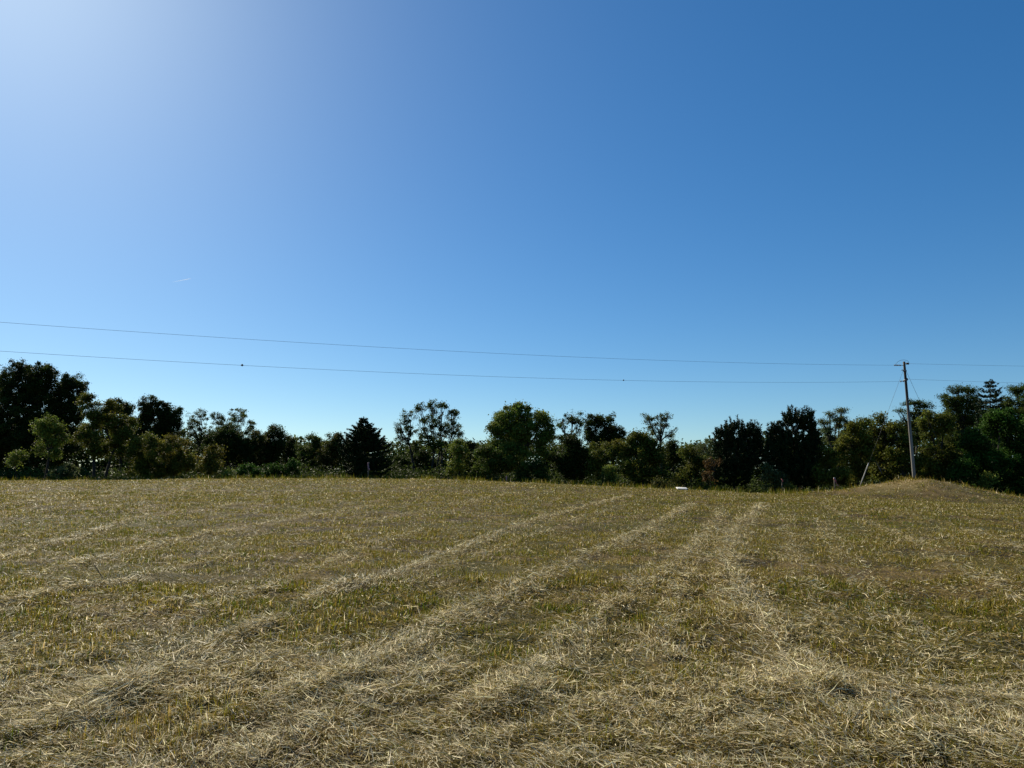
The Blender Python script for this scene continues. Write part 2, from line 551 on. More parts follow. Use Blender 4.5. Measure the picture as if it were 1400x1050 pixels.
def needle_quads(C, D, L, w, rg):
    n = len(C)
    a = rg.normal(size=(n, 3)); s = np.cross(D, a); s /= np.linalg.norm(s, axis=1)[:, None] + 1e-9
    T = C + D * L[:, None]
    V = np.stack((C - s * w, C + s * w, T + s * w * .45, T - s * w * .45), 1).reshape(-1, 3)
    return V, np.arange(n)[:, None] * 4 + np.arange(4)


def curve(a, b, rg, k=5, sag=.0, wob=.06):
    a = np.asarray(a, float); b = np.asarray(b, float)
    t = np.linspace(0, 1, k)[:, None]
    L = np.linalg.norm(b - a)
    p = a + (b - a) * t
    p += rg.normal(size=(1, 3)) * wob * L * np.sin(t * math.pi)
    p[:, 2] += (sag * L * np.sin(t * math.pi))[:, 0]
    return p


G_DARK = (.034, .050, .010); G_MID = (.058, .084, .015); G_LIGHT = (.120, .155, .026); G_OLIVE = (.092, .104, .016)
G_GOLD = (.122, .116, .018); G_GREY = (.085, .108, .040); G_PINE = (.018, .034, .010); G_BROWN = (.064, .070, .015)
G_RUST = (.085, .052, .017); G_EVER = (.036, .080, .012)

_tree_no = [0]


def canopy_tree(label, name, lobes, depth, col, base, style="dense", trunks=None, cat="tree", group=None, bark=None, fork=.35):
    """lobes: (px, py, rx, ry) crown masses read off the photograph, built as solid leafy volumes at their own distance"""
    _tree_no[0] += 1
    rg = np.random.default_rng(1000 + _tree_no[0])
    if cat == "tree" and depth >= 80:
        depth = 80 + (depth - 80) * 2.2 + 6          # the taller trees stand well behind the shrubs
    K, csz, leaf, flat = {"dense": (1150, .43, .165, .8), "mid": (880, .40, .155, .75), "airy": (400, .29, .14, .8),
                          "locust": (900, .46, .135, .65), "bush": (950, .30, .14, .9), "pine": (70, .4, .2, 1)}[style]
    bx = at(base, 650, depth)[0]
    bz = float(macro(np.array([bx]), np.array([depth]))[0])
    org = np.array((bx, depth, bz))
    root = empty(name, org, label, cat, group)
    m = depth / FPX
    LB = []
    for (px, py, rx, ry) in lobes:
        c = at(px, py, depth)
        a, h = rx * m, ry * m
        d = min(a * 1.05, max(h, a * .6) * 1.3)
        c[1] += rg.uniform(-.35, .35) * a
        # a crown mass never reaches below the ground
        LB.append((c, a, d, h))
    T = Tubes()
    crown_lo = min(c[2] - h for c, a, d, h in LB)
    top = max(c[2] + h for c, a, d, h in LB)
    H = top - bz
    cx = np.mean([c[0] for c, a, d, h in LB]); cy = np.mean([c[1] for c, a, d, h in LB])
    tr = []
    tks = trunks or [base]
    for ti, tp in enumerate(tks):
        tx = at(tp, 650, depth)[0]; ty = depth + (rg.uniform(-.5, .5) if ti else 0)
        tz = float(macro(np.array([tx]), np.array([ty]))[0])
        zt = max(tz + .3, bz + H * (fork + .12 * rg.random()))
        if style in ("pine",):
            zt = bz + H * .8
        f = .75 if len(tks) == 1 else .35
        e = np.array((tx + (cx - tx) * f, ty + (cy - ty) * f, zt))
        P = curve((tx, ty, tz - .2), e, rg, 7, 0, .03)
        r0 = (.016 * H + .03) / (1.25 if len(tks) > 1 else 1)
        if cat == "shrub": r0 *= .6
        T.add(P, np.linspace(r0, r0 * .55, 7) * np.array((1.35, 1.05, 1, 1, 1, 1, 1)), 7)
        tr.append((P, r0))
    allC, allT, nv = [], [], 0
    pines = []
    for (c, a, d, h) in LB:
        P, r0 = tr[int(np.argmin([abs(P[-1][0] - c[0]) for P, _ in tr]))]
        if style == "pine":
            zs = np.clip(c[2] - h * .3 - P[0][2], 0, None) / max(P[-1][2] - P[0][2], .1)
            st = P[int(np.clip(zs * 6, 1, 6))]
        else:
            st = P[-1] if c[2] > P[-1][2] else P[4]
        limb = curve(st, c + np.array((0, 0, h * .25)), rg, 6, .04, .06)
        T.add(limb, np.linspace(r0 * .5, r0 * .2, 6), 5)
        area = math.pi * a * h
        nc = max(14, int(area * 6.0))
        u = rg.normal(size=(nc, 3)); u /= np.linalg.norm(u, axis=1)[:, None]
        rad = rg.uniform(.3, 1.0, nc) ** .7
        bump = np.ones(nc)
        for _ in range(7):
            dk = rg.normal(size=3); dk /= np.linalg.norm(dk)
            bump += rg.uniform(-.34, .34) * np.clip(u @ dk, 0, 1) ** 3
        cc = c + u * rad[:, None] * np.array((a, d, h)) * bump[:, None] * rg.uniform(.9, 1.1, (nc, 1))
        gfl = macro(cc[:, 0], cc[:, 1]) + .15
        cc[:, 2] = np.maximum(cc[:, 2], gfl)
        nb = min(nc, 26 if style in ("airy", "locust") else 12)
        for q in cc[:nb]:
            st2 = limb[rg.integers(2, 6)]
            T.add(curve(st2, q, rg, 4, .05, .08), np.linspace(max(r0 * .16, .018), .010, 4), 4, False)
        if style == "pine":
            pines.append((cc, u, c, a, d, h))
            continue
        nl = int(K * area)
        w = rg.uniform(.35, 1.5, nc) ** 1.3
        idx = rg.choice(nc, nl, p=w / w.sum())
        cr = csz * rg.uniform(.6, 1.25, nc) * (1 if style != "bush" else .9)
        q = cc[idx] + rg.normal(size=(nl, 3)) * (cr[idx][:, None] * np.array((.62, .62, .62 * flat)))
        q[:, 2] = np.maximum(q[:, 2], macro(q[:, 0], q[:, 1]) + .04 + .1 * rg.random(nl))
        ct = rg.uniform(.6, 1.45, nc)
        hue = rg.normal(0, .07, nc)
        t = ct[idx] * rg.uniform(.7, 1.3, nl)
        cl = np.asarray(col) * t[:, None]
        cl[:, 0] *= 1 + hue[idx] + rg.normal(0, .08, nl)
        v, fq = leaf_quads(q, np.full(nl, leaf), rg)
        allC.append((v, fq + nv, np.repeat(np.clip(cl, .004, .5), 4, 0))); nv += len(v)
    if style == "pine":
        for (cc, u, c, a, d, h) in pines:
            # every branch end is a brush of needles pointing outwards and up like a candle
            extra = 7.0
            nc = int(len(cc) * extra)
            u2 = rg.normal(size=(nc, 3)); u2 /= np.linalg.norm(u2, axis=1)[:, None]
            rad = rg.uniform(.3, .95, nc) ** .6
            c2 = c + u2 * rad[:, None] * np.array((a, d, h))
            c2[:, 2] = np.maximum(c2[:, 2], macro(c2[:, 0], c2[:, 1]) + .3)
            ax = u2 * .75 + np.array((0, 0, .8))
            Lb = rg.uniform(.35, .75, nc)
            # leading shoots stand up like candles on the outer, upper side
            nk = int(14 + 5 * a)
            th_ = rg.uniform(0, 6.283, nk); el_ = rg.uniform(.25, 1.45, nk)
            uk = np.stack((np.cos(th_) * np.cos(el_), np.sin(th_) * np.cos(el_), np.sin(el_)), -1)
            c2[:nk] = c + uk * np.array((a, d, h)) * rg.uniform(.92, 1.05, (nk, 1))
            ax[:nk] = uk * .28 + np.array((0, 0, 1.0)); Lb[:nk] = rg.uniform(.6, 1.15, nk)
            ax /= np.linalg.norm(ax, axis=1)[:, None]
            npn = 56
            t = rg.random((nc, npn))
            org_n = c2[:, None] + ax[:, None] * (t * Lb[:, None])[..., None]
            dr = rg.normal(size=(nc, npn, 3)); dr /= np.linalg.norm(dr, axis=2)[..., None]
            dr = dr * .8 + ax[:, None] * .75; dr /= np.linalg.norm(dr, axis=2)[..., None]
            nn = nc * npn
            v, fq = needle_quads(org_n.reshape(-1, 3), dr.reshape(-1, 3), rg.uniform(.13, .24, nn), .028, rg)
            t2 = np.repeat(rg.uniform(.7, 1.35, nc), npn) * rg.uniform(.75, 1.25, nn)
            cl = np.asarray(col) * t2[:, None]
            allC.append((v, fq + nv, np.repeat(cl, 4, 0))); nv += len(v)
    T.build("trunk" if cat == "tree" else "stem", bark or M_BARK, root, org)
    V = np.concatenate([a[0] for a in allC]) - org
    F = np.concatenate([a[1] for a in allC]); Cc = np.concatenate([a[2] for a in allC])
    mesh_np("crown" if cat == "tree" else "foliage", V, [F], M_NEEDLE if style == "pine" else M_LEAF, Cc, root)
    return root


def conifer(label, name, px, top, base_px, depth, prof, col, step=.42, droop=-.08, up=.25, group=None, needles=34):
    """straight-stemmed conifer with whorls of level branches; prof: (py, half width px)"""
    _tree_no[0] += 1
    rg = np.random.default_rng(1000 + _tree_no[0])
    tip = at(px, top, depth)
    bx = at(base_px, 650, depth)[0]
    bz = float(macro(np.array([bx]), np.array([depth]))[0])
    org = np.array((bx, depth, bz))
    root = empty(name, org, label, "tree", group)
    m = depth / FPX
    zs = np.array([at(px, p[0], depth)[2] for p in prof])[::-1]; ws = np.array([p[1] * m for p in prof])[::-1]
    H = tip[2] - bz
    stem = curve((bx, depth, bz - .2), tip, rg, 9, 0, .01)
    T = Tubes()
    T.add(stem, np.linspace(.02 * H, .012, 9), 7)
    cs, axs, Lb = [], [], []
    z = bz + .35
    while z < tip[2] - .12:
        w = np.interp(z, zs, ws)
        t = (z - bz) / H
        sx = np.array([np.interp(z, stem[:, 2], stem[:, 0]), np.interp(z, stem[:, 2], stem[:, 1]), z])
        nb = 7 if w > .8 else 5
        a0 = rg.uniform(0, 6.28)
        for q in range(nb):
            a = a0 + q * 6.283 / nb + rg.normal(0, .25)
            L = w * rg.uniform(.62, 1.12)
            dirv = np.array((math.cos(a), math.sin(a), 0))
            e = sx + dirv * L + np.array((0, 0, L * (up * t + droop + rg.normal(0, .07))))
            c = curve(sx, e, rg, 5, -.05, .03)
            c[-1, 2] += .12 * L
            T.add(c, np.linspace(.012 + .012 * L, .008, 5), 4, False)
            npt = max(3, int(L / .13))
            for s in np.linspace(.22 if L > .8 else .35, 1, npt):
                p = np.array([np.interp(s, np.linspace(0, 1, 5), c[:, k]) for k in range(3)])
                for sd in ((-1, 1) if s < .98 else (0,)):
                    side = np.array((-dirv[1], dirv[0], 0)) * sd
                    ax = dirv * .7 + side * .75 + np.array((0, 0, .25 + rg.normal(0, .15)))
                    cs.append(p + rg.normal(0, .04, 3)); axs.append(ax / np.linalg.norm(ax))
                    Lb.append((.22 + .30 * (1 - s) * min(L, 2)) * rg.uniform(.7, 1.3))
        z += step * rg.uniform(.7, 1.25) * (1 - .45 * t)
    cs.append(tip - np.array((0, 0, .25))); axs.append(np.array((0, 0, 1.))); Lb.append(.3)
    cs = np.array(cs); axs = np.array(axs); Lb = np.array(Lb); nc = len(cs)
    npn = needles
    t = rg.random((nc, npn))
    og = cs[:, None] + axs[:, None] * (t * Lb[:, None])[..., None]
    dr = rg.normal(size=(nc, npn, 3)); dr /= np.linalg.norm(dr, axis=2)[..., None]
    dr = dr * .8 + axs[:, None] * .7; dr /= np.linalg.norm(dr, axis=2)[..., None]
    nn = nc * npn
    v, fq = needle_quads(og.reshape(-1, 3), dr.reshape(-1, 3), rg.uniform(.10, .18, nn), .027, rg)
    v[:, 2] = np.maximum(v[:, 2], bz + .1)
    cl = np.asarray(col) * (np.repeat(rg.uniform(.7, 1.35, nc), npn) * rg.uniform(.75, 1.25, nn))[:, None]
    T.build("trunk", M_BARK, root, org)
    mesh_np("crown", v - org, [fq], M_NEEDLE, np.repeat(cl, 4, 0), root)
    return root


GT = "trees along the far edge of the field"
GS = "shrubs below the trees at the field edge"
t = lambda *a, **k: canopy_tree(*a, group=GT, **k)
s = lambda *a, **k: canopy_tree(*a, group=GS, cat="shrub", **k)

# from the left edge of the photograph to the right
t("dark broad tree cut off by the left edge of the photo", "broadleaf_tree", [(-18, 560, 24, 46), (2, 532, 14, 18), (-10, 610, 30, 40)], 88, G_DARK, -12)
t("tallest dark oak-like tree with three rounded tops at far left", "broadleaf_tree",
  [(57, 519, 25, 25), (25, 524, 20, 30), (95, 531, 18, 27), (57, 560, 36, 34), (20, 585, 34, 44), (88, 590, 24, 40), (102, 562, 11, 20), (60, 610, 36, 36)], 86, G_DARK, 50)
t("small pale green sapling in front of the tallest dark tree", "sapling", [(68, 578, 13, 9), (58, 585, 9, 8), (80, 588, 10, 10), (64, 598, 10, 8), (76, 606, 7, 8), (84, 600, 7, 6), (74, 620, 8, 8), (56, 612, 6, 9)], 78, G_LIGHT, 61, style="mid", fork=.35)
s("small spray of pale leaves low before the tallest dark tree", "sapling", [(26, 624, 9, 7), (20, 632, 6, 6)], 77, G_LIGHT, 24, style="mid")
s("grey green bush at the foot of the small pale sapling", "bush", [(94, 645, 15, 11), (76, 649, 10, 8)], 77, G_GREY, 90, style="mid")
t("slender leaning tree with olive crown, left trunk of the close pair", "slender_tree",
  [(123, 551, 12, 14), (131, 572, 16, 17), (118, 596, 14, 17), (134, 610, 12, 16)], 79, G_OLIVE, 128, style="mid", bark=M_BARK)
t("slender tree with pale olive crown, right trunk of the close pair", "slender_tree",
  [(151, 561, 12, 14), (163, 586, 17, 18), (158, 612, 16, 16), (178, 588, 11, 13)], 79.5, G_OLIVE, 142, style="mid")
t("dark tree with two small tops behind the slender pair", "broadleaf_tree", [(157, 556, 10, 15), (172, 560, 9, 15), (150, 585, 24, 26), (175, 600, 18, 30)], 92, G_DARK, 165)
t("dark round-topped tree right of the slender pair, above golden shrubs", "broadleaf_tree",
  [(208, 560, 15, 18), (226, 570, 12, 18), (240, 571, 11, 18), (196, 578, 11, 16), (218, 598, 28, 30)], 90, G_DARK, 215)
s("tall golden olive shrub beside the slender pair of trees", "tall_shrub", [(200, 616, 19, 22), (188, 638, 18, 15), (212, 640, 15, 14)], 79, G_OLIVE, 198, style="mid")
s("broad golden brown shrub below the dark round-topped tree", "tall_shrub", [(236, 610, 20, 18), (245, 632, 22, 18), (226, 640, 16, 14)], 80, G_GOLD, 238, style="mid")
t("thin airy tree with sky showing through, left of the domed airy tree", "airy_tree", [(272, 573, 13, 12), (262, 588, 10, 12), (281, 592, 10, 12), (270, 608, 16, 15)], 92, G_MID, 272, style="airy")
t("domed airy tree with ragged see-through right side", "airy_tree",
  [(297, 573, 12, 10), (327, 571, 15, 12), (342, 582, 8, 11), (315, 588, 20, 14)], 91, G_MID, 318, style="airy", trunks=[312, 322])
t("dark leafy tree standing under the domed airy tree", "broadleaf_tree", [(306, 600, 20, 18), (325, 612, 22, 22), (300, 625, 18, 20)], 86, G_DARK, 310)
s("golden shrub low in front of the domed airy tree", "tall_shrub", [(290, 622, 14, 11), (286, 640, 18, 13)], 79, G_GOLD, 288, style="mid")
t("brownish green tree behind the row of evergreen shrubs", "broadleaf_tree", [(350, 604, 13, 16), (341, 622, 16, 20)], 87, G_BROWN, 346, style="mid")
t("small dark tree with a knobbly top before the dip in the treeline", "broadleaf_tree", [(376, 591, 9, 10), (365, 601, 9, 11), (378, 612, 13, 18), (360, 622, 16, 20)], 88, G_DARK, 374)
t("low dark tree at the bottom of the dip in the treeline", "broadleaf_tree", [(396, 608, 10, 10), (402, 630, 17, 20)], 89, G_DARK, 398)
t("low mid green tree just right of the dip in the treeline", "broadleaf_tree", [(428, 604, 10, 10), (419, 624, 15, 20), (436, 622, 13, 20)], 86, G_MID, 427, style="mid")
t("brown green ragged tree left of the spiky-topped conifer", "broadleaf_tree", [(456, 601, 12, 10), (449, 623, 17, 22), (464, 615, 11, 17)], 85, G_BROWN, 452, style="mid")
s("round bright evergreen shrub at the left end of the evergreen row", "evergreen_shrub", [(335, 643, 10, 10), (330, 648, 6, 6)], 77, G_EVER, 335, style="bush")
s("smallest evergreen shrub, second from left in the evergreen row", "evergreen_shrub", [(353, 646, 8, 8)], 77, G_EVER, 353, style="bush")
s("widest evergreen shrub, third from left in the evergreen row", "evergreen_shrub", [(370, 644, 10, 10), (378, 645, 9, 9)], 77, G_EVER, 373, style="bush")
s("taller evergreen shrub at the right end of the evergreen row", "evergreen_shrub", [(394, 644, 9, 9), (405, 639, 9, 12)], 77.5, G_EVER, 400, style="bush")
s("tiny pale green bush left of the evergreen row", "bush", [(313, 648, 7, 5)], 76.5, G_LIGHT, 313, style="mid")
conifer("spiky-topped dark conifer with wide level branches behind the tall flagged stake", "conifer_tree", 497, 571, 502, 79,
        [(571, 1), (579, 4), (586, 10), (593, 18), (601, 26), (613, 33), (628, 37), (645, 35), (655, 30)], G_PINE, step=.44, droop=-.08, up=.42, group=GT, needles=40)
t("thin airy tree on one bare stem beside the big airy tree", "airy_tree",
  [(556, 570, 12, 9), (547, 584, 8, 10), (562, 588, 10, 11), (550, 602, 11, 12), (567, 612, 10, 13)], 84, G_MID, 567, style="airy", fork=.45)
t("big airy tree with several stems and sky showing between its leaves", "airy_tree",
  [(591, 553, 10, 9), (575, 557, 9, 8), (605, 555, 8, 8), (620, 569, 10, 12), (590, 573, 18, 13), (610, 585, 16, 15), (626, 590, 9, 13), (580, 592, 12, 13), (598, 606, 24, 14)],
  82, G_MID, 601, style="airy", trunks=[601, 590, 606], fork=.32)
t("dark leafy understory tree at the foot of the big airy tree", "broadleaf_tree", [(575, 632, 18, 20), (598, 640, 16, 16), (552, 636, 16, 18)], 86, G_DARK, 574, style="mid")
t("slim light green tree against the right side of the big airy tree", "slender_tree", [(625, 610, 10, 10), (632, 624, 11, 13), (622, 640, 12, 12)], 79, G_LIGHT, 626, style="mid")
t("small dark tree in the low gap left of the big rounded tree", "broadleaf_tree", [(642, 613, 7, 9), (645, 635, 12, 17)], 80, G_DARK, 644)
t("big rounded leafy tree, fullest green crown near the centre", "broadleaf_tree",
  [(710, 563, 17, 15), (686, 577, 15, 18), (738, 578, 12, 17), (681, 602, 14, 20), (712, 592, 26, 22), (741, 605, 11, 20), (700, 625, 28, 20), (747, 590, 7, 14)], 77, G_LIGHT, 708, style="dense")
t("medium green low tree in front left of the big rounded tree", "broadleaf_tree", [(662, 620, 14, 13), (680, 632, 15, 18), (660, 641, 17, 14)], 74, G_MID, 668, style="mid")
s("round dense bush below the big rounded tree", "bush", [(728, 645, 18, 17), (742, 650, 8, 12), (712, 651, 10, 9)], 73, G_MID, 728, style="bush")
t("airy tree with a small round see-through top right of centre", "airy_tree", [(782, 570, 14, 9), (769, 579, 8, 9), (791, 581, 9, 10), (759, 599, 8, 12), (778, 596, 12, 12)], 84, G_MID, 780, style="airy", fork=.5)
t("dark green tree below the small round see-through top", "broadleaf_tree", [(785, 612, 16, 16), (774, 634, 19, 22), (795, 630, 15, 22)], 77, G_DARK, 784)
t("dark dome-shaped tree between two airy tops right of centre", "broadleaf_tree",
  [(812, 576, 11, 11), (828, 583, 14, 15), (842, 594, 9, 12), (806, 594, 7, 13), (825, 604, 19, 14)], 81, G_DARK, 824)
t("olive brown tree standing in front of the dark dome-shaped tree", "broadleaf_tree", [(825, 620, 16, 16), (838, 612, 10, 12), (815, 636, 13, 17)], 76, G_OLIVE, 822, style="mid")
s("upright light green shrub below the olive brown tree", "bush", [(836, 652, 7, 12), (832, 644, 8, 9)], 70.5, G_LIGHT, 835, style="mid")
t("broad olive green tree under the tall forked airy tree", "broadleaf_tree", [(871, 601, 13, 13), (860, 614, 11, 17), (885, 610, 13, 16), (897, 620, 11, 17), (875, 640, 28, 22)], 75, G_OLIVE, 876)
t("tall forked airy tree with flat ragged top above an olive crown", "airy_tree",
  [(886, 571, 8, 6), (903, 571, 10, 6), (914, 568, 6, 4), (893, 583, 12, 10), (907, 585, 7, 9), (918, 593, 7, 7), (899, 600, 9, 10)], 82, G_GREY, 903, style="airy", fork=.55)
t("small dark pointed tree left of the gap above the white board", "broadleaf_tree", [(919, 609, 7, 7), (920, 627, 12, 16)], 78, G_DARK, 920)
t("low olive tree rising behind the white board", "broadleaf_tree", [(942, 620, 13, 8), (950, 634, 13, 13), (940, 648, 14, 14)], 74, G_OLIVE, 945, style="mid")
t("pale thin tree peeping out left of the round pine", "airy_tree", [(964, 608, 10, 7), (955, 615, 9, 7), (962, 624, 10, 10)], 84, G_GREY, 962, style="airy")
t("round-headed dark pine, left of the two pines", "pine_tree",
  [(1007, 597, 16, 12), (990, 604, 12, 12), (1028, 599, 11, 10), (1005, 628, 28, 24), (1034, 620, 9, 16), (1000, 652, 24, 16)], 71, G_PINE, 1006, style="pine")
s("reddish brown shrub at the left foot of the round pine", "tall_shrub", [(975, 632, 10, 9), (969, 650, 9, 13)], 69, G_RUST, 971, style="airy")
s("small dry brownish bush left of the white board", "bush", [(900, 662, 8, 6), (911, 664, 5, 4)], 67, G_BROWN, 903, style="mid")
t("tall upright dark pine with candle-like tips, right of the two pines", "pine_tree",
  [(1083, 583, 12, 14), (1103, 581, 7, 10), (1063, 598, 9, 12), (1112, 604, 6, 13), (1086, 615, 26, 20), (1060, 625, 14, 18), (1094, 643, 20, 20), (1109, 630, 10, 15), (1102, 657, 14, 13), (1076, 652, 12, 14)], 70, G_PINE, 1088, style="pine")
s("dull grey green shrub low between the two dark pines", "tall_shrub", [(1052, 653, 14, 16), (1066, 661, 10, 11)], 67.5, G_GREY, 1056, style="mid")
s("small yellow brown bush at the foot of the upright pine", "bush", [(1078, 668, 6, 8)], 66, G_GOLD, 1078, style="mid")
t("feathery locust tree with airy layered fronds right of the upright pine", "locust_tree",
  [(1135, 567, 6, 4), (1150, 562, 9, 4), (1145, 574, 13, 5), (1125, 578, 9, 4), (1130, 590, 13, 6), (1155, 584, 11, 8), (1140, 601, 14, 7)], 86, G_GREY, 1143, style="locust")
t("dense olive green tree behind the leaning pale guard tube", "broadleaf_tree", [(1175, 586, 18, 16), (1160, 600, 14, 16), (1166, 625, 26, 24), (1185, 612, 14, 22), (1172, 654, 18, 14)], 71, G_OLIVE, 1172, style="mid")
s("green shrub behind the flagged stake at the mound", "tall_shrub", [(1132, 624, 14, 16), (1127, 645, 16, 20), (1146, 652, 15, 14)], 68, G_OLIVE, 1134, style="mid")
t("mid green tree with a small rounded top left of the pole", "broadleaf_tree", [(1202, 575, 8, 8), (1192, 585, 9, 11), (1210, 596, 12, 16), (1200, 622, 17, 25), (1204, 650, 15, 13)], 73, G_OLIVE, 1202, style="mid")
t("olive tree directly behind the utility pole", "broadleaf_tree", [(1228, 588, 11, 13), (1238, 610, 13, 20), (1224, 630, 16, 20), (1247, 635, 13, 17)], 71, G_OLIVE, 1234, style="mid")
t("flat-topped locust tree just right of the pole", "locust_tree", [(1250, 551, 16, 4), (1263, 556, 11, 5), (1230, 561, 7, 2), (1247, 564, 12, 4), (1256, 575, 17, 10), (1250, 592, 20, 14), (1266, 568, 11, 8)], 88, G_MID, 1255, style="locust", fork=.5)
t("tall locust tree with layered crown between the pole and the thin spruce top", "locust_tree",
  [(1308, 532, 11, 6), (1325, 535, 11, 6), (1293, 546, 11, 7), (1315, 552, 18, 10), (1332, 549, 9, 9), (1300, 573, 17, 12), (1320, 578, 17, 14), (1310, 600, 24, 20), (1300, 556, 12, 12), (1330, 568, 14, 16)], 84, G_MID, 1312, style="locust")
t("olive green tree between the pole and the tall locust", "broadleaf_tree", [(1268, 580, 13, 17), (1288, 580, 14, 20), (1275, 620, 18, 26), (1295, 625, 16, 26), (1280, 652, 20, 14)], 71, G_OLIVE, 1280, style="mid")
conifer("thin spruce with a bare spiky tip above the right-hand trees", "spruce_tree", 1354, 520, 1356, 73,
        [(520, 1), (527, 6), (537, 11), (548, 15), (560, 17), (580, 21), (610, 25), (640, 28), (690, 26)], G_PINE, step=.7, droop=-.02, up=.38, group=GT, needles=15)
t("feathery locust tree at the right edge of the photo", "locust_tree", [(1390, 533, 11, 6), (1405, 530, 12, 8), (1378, 550, 9, 8), (1398, 555, 20, 15), (1385, 573, 17, 16), (1412, 570, 20, 24), (1372, 562, 12, 12)], 82, G_MID, 1395, style="locust")
t("dark dense tree below the thin spruce tip", "broadleaf_tree", [(1366, 582, 22, 22), (1350, 640, 26, 32), (1332, 608, 15, 26)], 69, G_EVER, 1352)
t("dark dense tree cut off by the right edge of the photo", "broadleaf_tree", [(1392, 600, 18, 26), (1388, 645, 20, 36), (1420, 600, 22, 40), (1415, 650, 25, 36)], 69, G_EVER, 1405)
s("green shrub at the right foot of the mound", "tall_shrub", [(1322, 640, 17, 20), (1308, 655, 15, 12)], 68, G_EVER, 1318, style="mid")
s("small light green bush low under the dark right-hand trees", "bush", [(1353, 656, 8, 7), (1346, 664, 6, 6)], 66, G_LIGHT, 1352, style="mid")


# far wood and undergrowth that only read as one dark mass behind the tree row
def leaf_mass(name, label, cat, x0, x1, n, depth_fn, top_fn, size, cols, seed):
    rg = np.random.default_rng(seed)
    nc = n // 14
    cx = rg.uniform(x0, x1, nc); cyy = depth_fn(cx) + rg.uniform(-1, 1, nc) * 4.0
    zt = top_fn(cx, cyy)
    base = macro(cx, cyy)
    cz = base + (zt - base) * rg.random(nc) ** 1.3
    c = np.stack((cx, cyy, cz), -1)
    idx = np.repeat(np.arange(nc), 14)
    q = c[idx] + rg.normal(size=(len(idx), 3)) * np.array((.5, .5, .34))
    q[:, 2] = np.maximum(q[:, 2], macro(q[:, 0], q[:, 1]) + .05)
    v, f = leaf_quads(q, np.full(len(q), size), rg)
    ci = (fbm(cx, cyy, 5, seed, 2) * len(cols)).astype(int).clip(0, len(cols) - 1)
    cl = np.asarray(cols)[ci][idx] * (rg.uniform(.7, 1.3, nc)[idx] * rg.uniform(.75, 1.25, len(idx)))[:, None]
    o = mesh_np(name, v, [f], M_LEAF, np.repeat(cl, 4, 0))
    return tag(o, label, cat, kind="stuff")


def far_depth(x):
    return np.interp(x, (-120, -10, 30, 120), (128, 122, 114, 110))


def far_top(x, y):
    el = np.interp(x / y, (-1.2, -.72, -.6, -.4, -.3, -.1, .1, .22, .3, .45, .6, .75, 1.2), (100, 78, 68, 50, 45, 42, 44, 37, 50, 60, 74, 84, 95)) / FPX
    return EYE + y * el * (.75 + .5 * fbm(x, y, 3.0, 171, 2))


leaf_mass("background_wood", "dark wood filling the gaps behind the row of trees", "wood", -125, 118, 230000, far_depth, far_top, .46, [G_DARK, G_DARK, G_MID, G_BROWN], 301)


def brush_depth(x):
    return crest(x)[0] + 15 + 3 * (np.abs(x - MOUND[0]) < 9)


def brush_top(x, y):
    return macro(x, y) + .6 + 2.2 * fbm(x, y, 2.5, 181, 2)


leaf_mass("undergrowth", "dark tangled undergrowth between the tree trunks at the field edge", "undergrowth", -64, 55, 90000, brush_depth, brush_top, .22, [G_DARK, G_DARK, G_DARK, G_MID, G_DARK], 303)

# a pale dead branch hanging in the tree left of the pole
T = Tubes()
rg = np.random.default_rng(5)
a, b = at(1198, 632, 68.2), at(1206, 648, 67.6)
T.add(curve(a, b, rg, 6, .05, .05), np.linspace(.02, .03, 6), 6)
T.add(curve(at(1202, 640, 67.9), at(1212, 644, 67.7), rg, 4, .03, .05), np.linspace(.03, .012, 4), 5)
o = T.build("dead_branch", M_BARK_PALE, None, b)
o.location = b
tag(o, "pale dead branch in front of dark leaves left of the pole", "branch")

# ------------------------------------------------------------------ utility pole
bxp = at(POLE_BASE_PX, 655, POLE_D)[0]
bz = float(height(np.array([bxp]), np.array([POLE_D]))[0])
PB = np.array((bxp, POLE_D, bz))
PT = at(1236, 494.5, POLE_D)
pole = empty("utility_pole", PB, "tall weathered grey wooden utility pole leaning slightly on the mound", "utility pole")


def on_pole(py):
    """point on the pole axis at a height read from the photograph"""
    z = at(1240, py, POLE_D)[2]
    return PB + (PT - PB) * (z - PB[2]) / (PT[2] - PB[2])


T = Tubes()
k = 14
ts = np.linspace(-.06, 1, k)
T.add(PB + (PT - PB) * ts[:, None], np.interp(ts, (-.06, 1), (.136, .094)), 14)
T.build("pole_shaft", M_POLE, pole, PB)


def insulator(a, b, n, rs, name="insulator"):
    T = Tubes()
    a, b = np.asarray(a, float), np.asarray(b, float)
    T.add(np.array((a, b)), (.022, .022), 6)
    for s_ in np.linspace(.3, .9, n):
        c = a + (b - a) * s_; d = (b - a) / np.linalg.norm(b - a) * .025
        T.add(np.array((c - d, c, c + d)), (rs * .5, rs, rs * .5), 10)
    return T.build(name, M_PORC, pole, PB)


def wire_pts(a, b, sag, k=40):
    t_ = np.linspace(0, 1, k)[:, None]
    p_ = np.asarray(a) + (np.asarray(b) - np.asarray(a)) * t_
    p_[:, 2] -= (4 * sag * t_ * (1 - t_))[:, 0]
    return p_


# wire ends
pu_l = on_pole(499.5); pu_r = on_pole(497.0); pl_l = on_pole(521.0); pl_r = on_pole(518.5); pg = on_pole(507.0)
UL0 = at(1222, 499.3, 61.6); UR0 = at(1242.5, 497.2, 62.1); LL0 = at(1231.0, 521.4, 61.8); LR0 = at(1240.5, 518.4, 62.05)
insulator(pu_l + (-.10, 0, 0), UL0, 5, .065)
insulator(pu_r + (.10, 0, 0), UR0, 4, .085)
insulator(pl_l + (-.10, 0, 0), LL0, 2, .075)
insulator(pl_r + (.10, 0, 0), LR0, 1, .10)
